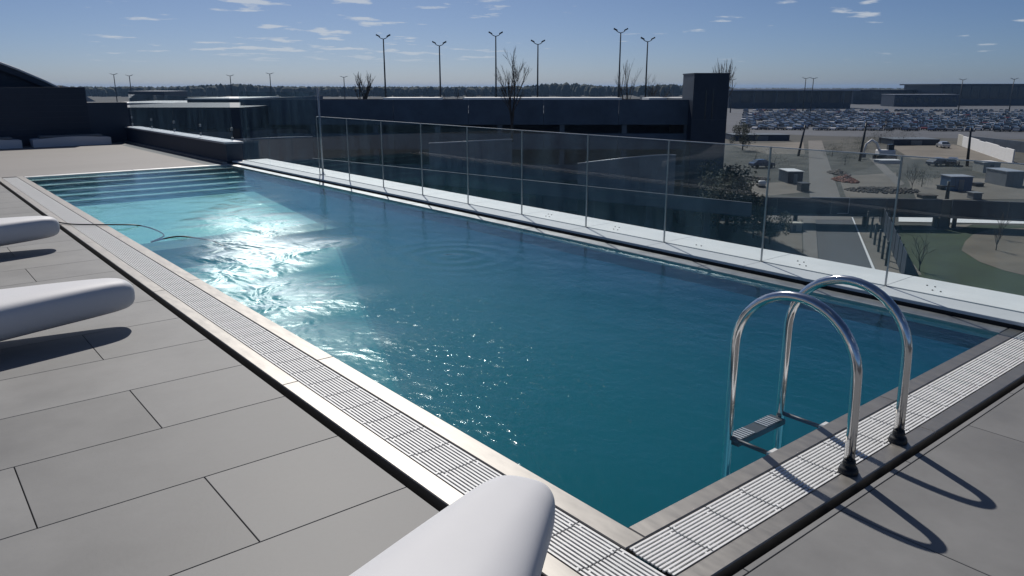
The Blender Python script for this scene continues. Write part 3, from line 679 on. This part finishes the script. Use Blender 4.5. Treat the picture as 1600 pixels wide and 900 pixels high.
def blob(mb, c, rx, rz):
    n = 6; o = len(mb.v); k1 = [rnd.uniform(.7, 1.2) for _ in range(n)]
    for zz, rr in ((0, .9), (.45, 1.0), (.8, .65)):
        for k in range(n):
            q = 2 * math.pi * k / n; mb.v.append((c[0] + rx * rr * k1[k] * math.cos(q), c[1] + rx * rr * k1[k] * math.sin(q), c[2] + rz * zz * rnd.uniform(.9, 1.1)))
    mb.v.append((c[0], c[1], c[2] + rz))
    for j in range(2):
        for k in range(n): a = o + j * n + k; b = o + j * n + (k + 1) % n; mb.f.append((a, b, b + n, a + n)); mb.m.append(0); mb.sm.append(False)
    for k in range(n): mb.f.append((o + 2 * n + k, o + 2 * n + (k + 1) % n, o + 3 * n)); mb.m.append(0); mb.sm.append(False)
for i in range(3600):
    px = rnd.uniform(-500, 2200); g = rnd.uniform(1100, 1700); p = at(px, 135, g)
    bulge = 1 + .28 * math.exp(-((px - 360) / 60) ** 2) + .4 * math.exp(-((px - 880) / 50) ** 2) + .25 * math.exp(-((px - 1040) / 40) ** 2)
    blob(tl, (p.x, p.y, GZ), rnd.uniform(4, 9), rnd.uniform(13, 16.5) * bulge * (.9 if px < 1140 else .7))
tag(tl.build('far_woodland', M['leaf_dark']), 'dark band of far-off woodland along the horizon', 'woodland', kind='stuff')

# ------------------------------------------------------------------ cars in the lot
paints = [('white', (.75, .75, .76)), ('silver', (.42, .44, .47)), ('grey', (.14, .15, .17)), ('black', (.02, .02, .025)), ('dark blue', (.03, .06, .14)), ('dark red', (.20, .025, .02))]
def car_mesh(col, nm):
    pm_ = pmat('car_paint_' + nm.replace(' ', '_'), col, .28, .2, var=.02, coat=.6)
    mb = MB(); L_, Wd = 4.3, .88
    prof = [(-2.15, .35), (-2.15, .75), (-2.05, .88), (-1.75, .95), (-1.1, 1.42), (.35, 1.46), (1.05, .98), (1.95, .82), (2.15, .62), (2.15, .35)]
    n = len(prof)
    hw = lambda z: Wd if z < 1 else Wd * .78
    mb.poly([(x, -hw(z), z) for x, z in prof] + [(x, hw(z), z) for x, z in prof], [tuple(range(n)), tuple(2 * n - 1 - i for i in range(n))] + [(i, n + i, n + (i + 1) % n, (i + 1) % n) for i in range(n) if i not in (3, 5)])
    for a, b in ((3, 4), (5, 6)):
        mb.poly([(prof[a][0], -hw(prof[a][1]) , prof[a][1]), (prof[a][0], hw(prof[a][1]), prof[a][1]), (prof[b][0], hw(prof[b][1]), prof[b][1]), (prof[b][0], -hw(prof[b][1]), prof[b][1])], [(0, 1, 2, 3)], 1)
    for s in (-1, 1): mb.poly([(-1.45, s * .80, 1.02), (.85, s * .80, 1.02), (.25, s * .715, 1.38), (-1.0, s * .715, 1.38)], [(0, 1, 2, 3)], 1)
    for x in (-1.35, 1.35):
        for s in (-1, 1): mb.tube([(x, s * .92, .33), (x, s * .70, .33)], .33, 10, 2, smooth=False)
    return mb.mesh('parked_car', [pm_, M['glass_dark'], M['tyre']])
cmesh = [(nm, car_mesh(c, nm)) for nm, c in paints]
rnd = random.Random(12); rest = MB(); cnt = 0
rows = [262, 268, 284, 290, 307, 313, 331, 337, 358, 365, 388, 396, 425, 460]
for ri, g in enumerate(rows):
    x = W(1168 + (18 if ri == 0 else 0), g)
    while x < W(1625, g):
        step = 2.75
        if rnd.random() < (.12 if ri else .3): x += step; continue
        px = 800 + x / g * 1228; gg = g + rnd.uniform(-.4, .4) - (px - 1160) / 440 * 14
        wx = rgt * x + Vector((math.sin(YAW), math.cos(YAW), 0)) * gg; rz = -YAW + R(52) + rnd.uniform(-.04, .04) + (math.pi if rnd.random() < .4 else 0)
        nm, me = rnd.choices(cmesh, (3, 5, 6, 6, 5, 1))[0]
        if cnt < 300:
            tag(put('parked_car', me, None, (wx.x, wx.y, GZ + .03), rz), nm + ' car parked in the ' + ['nearest', 'second nearest', 'third', 'fourth', 'fifth', 'sixth', 'seventh', 'eighth', 'ninth', 'tenth', 'eleventh', 'twelfth', 'thirteenth', 'last'][ri] + ' row of the far lot', 'car', 'cars parked in the far lot'); cnt += 1
        else:
            mt = Matrix.Translation((wx.x, wx.y, GZ + .03)) @ Matrix.Rotation(rz, 4, 'Z'); mi = [c[0] for c in cmesh].index(nm)
            o = len(rest.v); rest.v += [tuple(mt @ v.co) for v in me.vertices]
            for p in me.polygons:
                rest.f.append(tuple(o + i for i in p.vertices)); rest.m.append({0: mi, 1: 6, 2: 7}[p.material_index]); rest.sm.append(False)
        x += step
tag(rest.build('far_parked_cars', [m.materials[0] for _, m in cmesh] + [M['glass_dark'], M['tyre']]), 'mass of parked cars in the rearmost rows of the lot', 'cars', kind='stuff')

# ------------------------------------------------------------------ street-level things on the right
def place(px, py): p = gnd(px, py); return (p.x, p.y, GZ), fdist(p)
# raised dark walkway on short columns
wk = thing('raised_walkway', 'long dark raised walkway crossing the street on columns', 'walkway', (0, 0, GZ))
wl = MB(); 
def walk_seg(p0, p1):
    A, B = gnd(*p0), gnd(*p1); d = (B - A); ln = d.length; ang = math.atan2(d.y, d.x); ht = 1.35; top = 3.0
    n = max(1, round(ln / 5))
    for i in range(n):
        MB().box((ln * i / n + .02, -.09, ht), (ln * (i + 1) / n - .02, .09, top), ch=.02).build('parapet_panel', M['clad'], wk, (A.x, A.y, 0), ang)
    MB().box((0, .10, ht - .25), (ln, 2.6, ht + .05)).build('walk_deck', M['concrete_dark'], wk, (A.x, A.y, 0), ang)
    for i in range(int(ln / 7) + 1): MB().box((i * 7 + .4, .4, -.1), (i * 7 + .75, .75, ht - .252)).build('column', M['post'], wk, (A.x, A.y, 0), ang)
walk_seg((1128, 352), (1466, 357)); walk_seg((1482, 358), (1660, 366))
p, g = place(1474, 356); MB().box((-.55, -.1, 0), (.55, .5, 2.9), ch=.03).build('pale_pier', M['pave'], wk, (p[0], p[1], 0), -YAW)
fr = thing('reflection_frame', 'pale rectangular outline standing in for a reflection in the glass', 'frame', (0, 0, 0))  # added bars draw a rectangular reflection seen in the glass
A = gnd(1262, 353); B = gnd(1322, 354.5); d = B - A; ang = math.atan2(d.y, d.x); ln = d.length
fr.location = (A.x, A.y, GZ); fr.rotation_euler = (0, 0, ang)
for a, b in (((0, -.30, 1.4), (ln, -.2, 1.48)), ((0, -.30, 3.0), (ln, -.2, 3.06)), ((0, -.30, 1.4805), (.07, -.2, 2.9995)), ((ln - .07, -.30, 1.4805), (ln, -.2, 2.9995))): MB().box(a, b).build('bar', M['roofmetal'], fr)

def crate_box(name, label, cat, px0, px1, pyb, pyt, dep, mat, roofm=None, door=True, yaw=0.):
    (loc, g) = place((px0 + px1) / 2, pyb); w = (px1 - px0) / 1228 * g; h = (pyb - pyt) / 1228 * g
    t = thing(name, label, cat, loc, -YAW + yaw)
    MB().box((-w / 2, 0, 0), (w / 2, dep, h), ch=.03).build('body', mat, t)
    MB().box((-w / 2 - .1, -.1, h + .001), (w / 2 + .1, dep + .1, h + .09)).build('roof', roofm or mat, t)
    n = max(3, int(w / .5))
    for i in range(n): MB().box((-w / 2 + w * (i + .35) / n, -.035, .12), (-w / 2 + w * (i + .65) / n, -.002, h - .1)).build('rib', mat, t)
    if door: MB().box((-w * .12, -.06, .05), (w * .12, -.036, h * .82)).build('door', M['grey_box'], t)
    return t
crate_box('container_cabin', 'blue site container on the pale yard', 'container', 1483, 1518, 299, 276, 2.6, M['blue_box'], M['roofmetal'])
crate_box('skip_box', 'small dark grey bin below the blue container', 'bin', 1520, 1534, 312, 302, 1.4, M['grey_box'], door=False)
crate_box('skip_box', 'tiny dark box left of the blue container', 'bin', 1469, 1477, 297, 291, 1.0, M['post'], door=False)
crate_box('skip_box', 'flat dark box right of the blue container', 'bin', 1524, 1537, 292, 287, 1.0, M['post'], door=False)
crate_box('site_shed', 'cream site shed with pale roof near the long white wall', 'shed', 1535, 1562, 270, 254, 3, M['cream'], M['white_paint'])
crate_box('site_shed', 'grey shed with dark open front at the right edge', 'shed', 1570, 1598, 292, 268, 5, M['grey_box'], M['roofmetal'])
crate_box('box_truck_body', 'dark truck body with pale roof beside the concrete path', 'truck body', 1230, 1254, 287, 268, 4, M['clad2'], M['white_paint'])
crate_box('skip_box', 'low dark bin beside the concrete path', 'bin', 1251, 1264, 300, 287, 1.6, M['post'], door=False)
crate_box('utility_cabinet', 'tan utility box by the road pavement', 'cabinet', 1228, 1253, 362, 349, 1.2, M['cream'], door=True)
crate_box('low_building', 'long low grey building in front of the parked cars', 'building', 1145, 1234, 220, 211, 8, M['clad'], M['concrete_dark'])
crate_box('low_building', 'long low dark building behind the pale yard', 'building', 1395, 1468, 227, 218, 8, M['clad2'], M['concrete_dark'])
for nm, px, py, rz_, lb in (('grey', 1466, 259, .3, 'grey car standing alone in front of the cream shed'), ('black', 1488, 259, .9, 'black car standing between the tall pole and the grey car'), ('silver', 1473, 231, 1.4, 'silver car standing on the pale yard by the low dark building'), ('dark blue', 1190, 262, .2, 'dark blue car standing in the scrub near the tower')):
    loc, g = place(px, py); tag(put('parked_car', dict(cmesh)[nm], None, (loc[0], loc[1], GZ + .04), -YAW + rz_), lb, 'car')
crate_box('timber_stack', 'low dark stack of timber at the foot of the pale yard', 'timber', 1441, 1464, 311, 306, 1.5, M['post'], M['bark'], door=False)
# long white wall running into depth
ww = thing('white_wall', 'long white wall running across the yards at right', 'wall', (0, 0, GZ))
A, B = gnd(1496, 226), gnd(1582, 256); d = B - A; ang = math.atan2(d.y, d.x); ln = d.length; n = 9
for i in range(n): MB().box((ln * i / n + .02, -.12, 0), (ln * (i + 1) / n - .02, .12, 2.6 - .15 * (i % 3 == 1)), ch=.03).build('wall_panel', M['white_paint'] if i else M['cream'], ww, (A.x, A.y, 0), ang)
ww2 = thing('concrete_wall', 'grey concrete wall right of the long white wall', 'wall', (0, 0, GZ))
A, B = gnd(1515, 228), gnd(1640, 244); d = B - A; ang = math.atan2(d.y, d.x); ln = d.length
for i in range(6): MB().box((ln * i / 6 + .03, -.12, 0), (ln * (i + 1) / 6 - .03, .12, 2.4), ch=.03).build('wall_panel', M['concrete_dark'], ww2, (A.x, A.y, 0), ang)
# utility poles
def upole(label, pb, pt):
    loc, g = place(*pb); h = (pb[1] - pt[1]) / 1228 * g; lean = (pt[0] - pb[0]) / 1228 * g
    t = thing('utility_pole', label, 'pole', loc, -YAW, 'dark utility poles')
    MB().tube([(0, 0, -.3), (lean * .5, 0, h * .5), (lean, 0, h)], [.28, .22, .17], 8).build('pole', M['post'], t)
    MB().box((lean - .8, -.06, h - .7), (lean + .8, .06, h - .55)).build('crossarm', M['post'], t)
upole('dark leaning utility pole left of the concrete path', (1247, 244), (1254, 195))
upole('dark utility pole behind the scrub', (1343, 252), (1347, 192)); upole('tall dark utility pole near the white wall', (1511, 260), (1508, 199))
upole('thin dark pole beside the blue container', (1479, 316), (1478, 282))
# white digger with arched boom
loc, g = place(1382, 249); dg = thing('digger', 'white digger with raised arched boom on the scrub', 'digger', loc, -YAW)
MB().box((-1.6, -.9, .9), (1.6, .9, 1.9), ch=.15).build('body', M['white_paint'], dg); MB().box((.2, -.75, 1.902), (1.3, .1, 3.0), ch=.12).build('cab', M['glass_dark'], dg)
for y in (-1.0, .55): MB().box((-2, y, 0), (2, y + .45, .88), ch=.1).build('track', M['tyre'], dg)
MB().tube([(-1.2, 0, 1.7), (-2.0, 0, 3.2), (-3.0, 0, 3.8), (-4.0, 0, 3.0), (-4.3, 0, 1.2)], [.3, .28, .26, .22, .18], 8).build('boom', M['white_paint'], dg)
MB().box((-4.8, -.5, .4), (-4.0, .5, 1.2), ch=.1).build('bucket', M['grey_box'], dg)
crate_box('flatbed_trailer', 'low white trailer beside the digger', 'trailer', 1374, 1408, 256, 251, 2.5, M['roofmetal'], M['white_paint'], door=False)
loc, g = place(1190, 293); wb = thing('plastic_tank', 'small white tank on its cradle in the scrub', 'tank', loc, -YAW)
MB().tube([(-.55, 0, .6), (-.4, 0, .6), (.4, 0, .6), (.55, 0, .6)], [.2, .42, .42, .2], 12).build('tank', M['white_paint'], wb); MB().box((-.5, -.3, 0), (.5, .3, .25)).build('cradle', M['post'], wb)
# rubble heaps: many stones each
def heap(label, px, py, w, d_, h, n, mat, seed):
    rnd = random.Random(seed); loc, g = place(px, py); mb = MB()
    for i in range(n):
        q = rnd.uniform(0, 6.28); r = rnd.random() ** .6; x, y = math.cos(q) * r * w, math.sin(q) * r * d_; z = h * (1 - r) * rnd.uniform(.6, 1); s_ = rnd.uniform(.07, .24)
        blob(mb, (x, y, z), s_, s_ * 1.1)
    o = mb.build('rubble_heap', mat, None, loc, -YAW); tag(o, label, 'rubble', kind='stuff')
heap('reddish heap of broken brick beside the concrete path', 1321, 283, 1.6, 3.2, .9, 420, M['rubble_red'], 1)
heap('pale heap of rubble at the edge of the path', 1310, 272, 1.3, 3.5, .7, 350, M['rubble'], 2)
heap('wide spread of pale rubble behind the walkway', 1378, 298, 5, 3.5, .35, 500, M['rubble'], 3)
heap('scattered debris left of the truck body', 1165, 280, 4, 2.5, .35, 260, M['rubble'], 4)
# fence with posts, bollards
mf = thing('mesh_fence', 'dark tall mesh fence running beside the gravel strip', 'fence', (0, 0, GZ))
A, B = gnd(1374, 347), gnd(1412, 440); d = B - A; ang = math.atan2(d.y, d.x); ln = d.length; n = 9
for i in range(n):
    MB().box((ln * i / n + .06, -.02, .1), (ln * (i + 1) / n - .06, .02, 2.1)).build('panel', M['clad'], mf, (A.x, A.y, 0), ang); MB().box((ln * i / n - .05, -.05, 0), (ln * i / n + .05, .05, 2.3)).build('post', M['post'], mf, (A.x, A.y, 0), ang)
names = ['farthest', 'second farthest', 'third farthest', 'middle', 'third nearest', 'second nearest', 'nearest']
for i in range(7):
    u = i / 6; loc, g = place(1348 + 36 * u, 350 + 66 * u); t = thing('timber_post', names[i] + ' dark post in the row beside the mesh fence', 'post', loc, -YAW, 'dark posts along the road')
    MB().tube([(0, 0, -.1), (0, 0, 1.9)], .11, 8).build('shaft', M['post'], t); MB().lathe([(.14, 1.9), (.14, 1.98), (.02, 2.05)], n=8).build('cap', M['post'], t)
# planting on the street
for i, (px, py, h, w) in enumerate(((1148, 362, 6.5, 4.5), (1176, 372, 3.6, 3.2), (1202, 382, 3.0, 2.8), (1120, 372, 7, 5), (1160, 235, 6, 5))):
    loc, g = place(px, py); leafy('evergreen_tree', ('dark evergreen tree at the foot of the stair tower', 'dark evergreen right of the tower foot', 'dark round evergreen beside the pavement', 'dark evergreen in the shade behind the glass', 'dark evergreen beside the long low grey building')[i], loc, h, w, 40 + i)
for i, (px, py, h) in enumerate(((1556, 392, 2.6), (1562, 374, 3.0), (1436, 424, 3.4), (1424, 300, 4.0), (1392, 360, 3.2))):
    loc, g = place(px, py); bare_tree('young_tree', ('thin leafless sapling on the sandy patch, lower one', 'thin leafless sapling on the sandy patch, upper one', 'leafless young tree at the edge of the lawn', 'leafless tree behind the raised walkway', 'leafless young tree beside the mesh fence')[i], loc, h, 60 + i, .35, twig=4, rad=.05)
for i, (px, py, h, w) in enumerate(((1345, 240, 3, 5), (1375, 225, 3.4, 7), (1410, 226, 3, 6), (1300, 245, 2.5, 4), (1210, 262, 2.5, 6), (1440, 292, 2.4, 4), (1180, 255, 2.5, 6), (1320, 258, 2.2, 4))):
    loc, g = place(px, py); leafy('scrub_bush', ('scrub bush at the foot of the middle pole', 'wide dark bush before the parked cars', 'dark bush left of the low dark building', 'bush right of the concrete path top', 'dark bush left of the concrete path', 'bush at the edge of the pale yard', 'dark bush near the stair tower', 'low bush above the rubble')[i], loc, h, w, 80 + i, 'bush', nl=1200)
tufts = MB(); rnd = random.Random(77)
for i in range(60):
    px = rnd.uniform(1300, 1600); p = gnd(px, 334); blob(tufts, (p.x, p.y, GZ), rnd.uniform(.2, .5), rnd.uniform(.5, 1.3))
tag(tufts.build('dry_scrub', M['leaf_dark']), 'row of small dark shrubs behind the raised walkway', 'scrub', kind='stuff')

# ------------------------------------------------------------------ haze over the airfield
hm = bpy.data.materials.new('haze_air'); hm.use_nodes = True; nt = hm.node_tree; nt.nodes.remove(nt.nodes['Principled BSDF'])
pv = nt.nodes.new('ShaderNodeVolumePrincipled'); pv.inputs['Color'].default_value = (.36, .6, 1, 1); pv.inputs['Density'].default_value = .00009; pv.inputs['Anisotropy'].default_value = .2
nt.links.new(pv.outputs[0], nt.nodes['Material Output'].inputs['Volume'])
hb = MB().box((-9100, -9100, GZ - 1), (9100, 9100, 18)).build('haze', hm); tag(hb, kind='stuff')
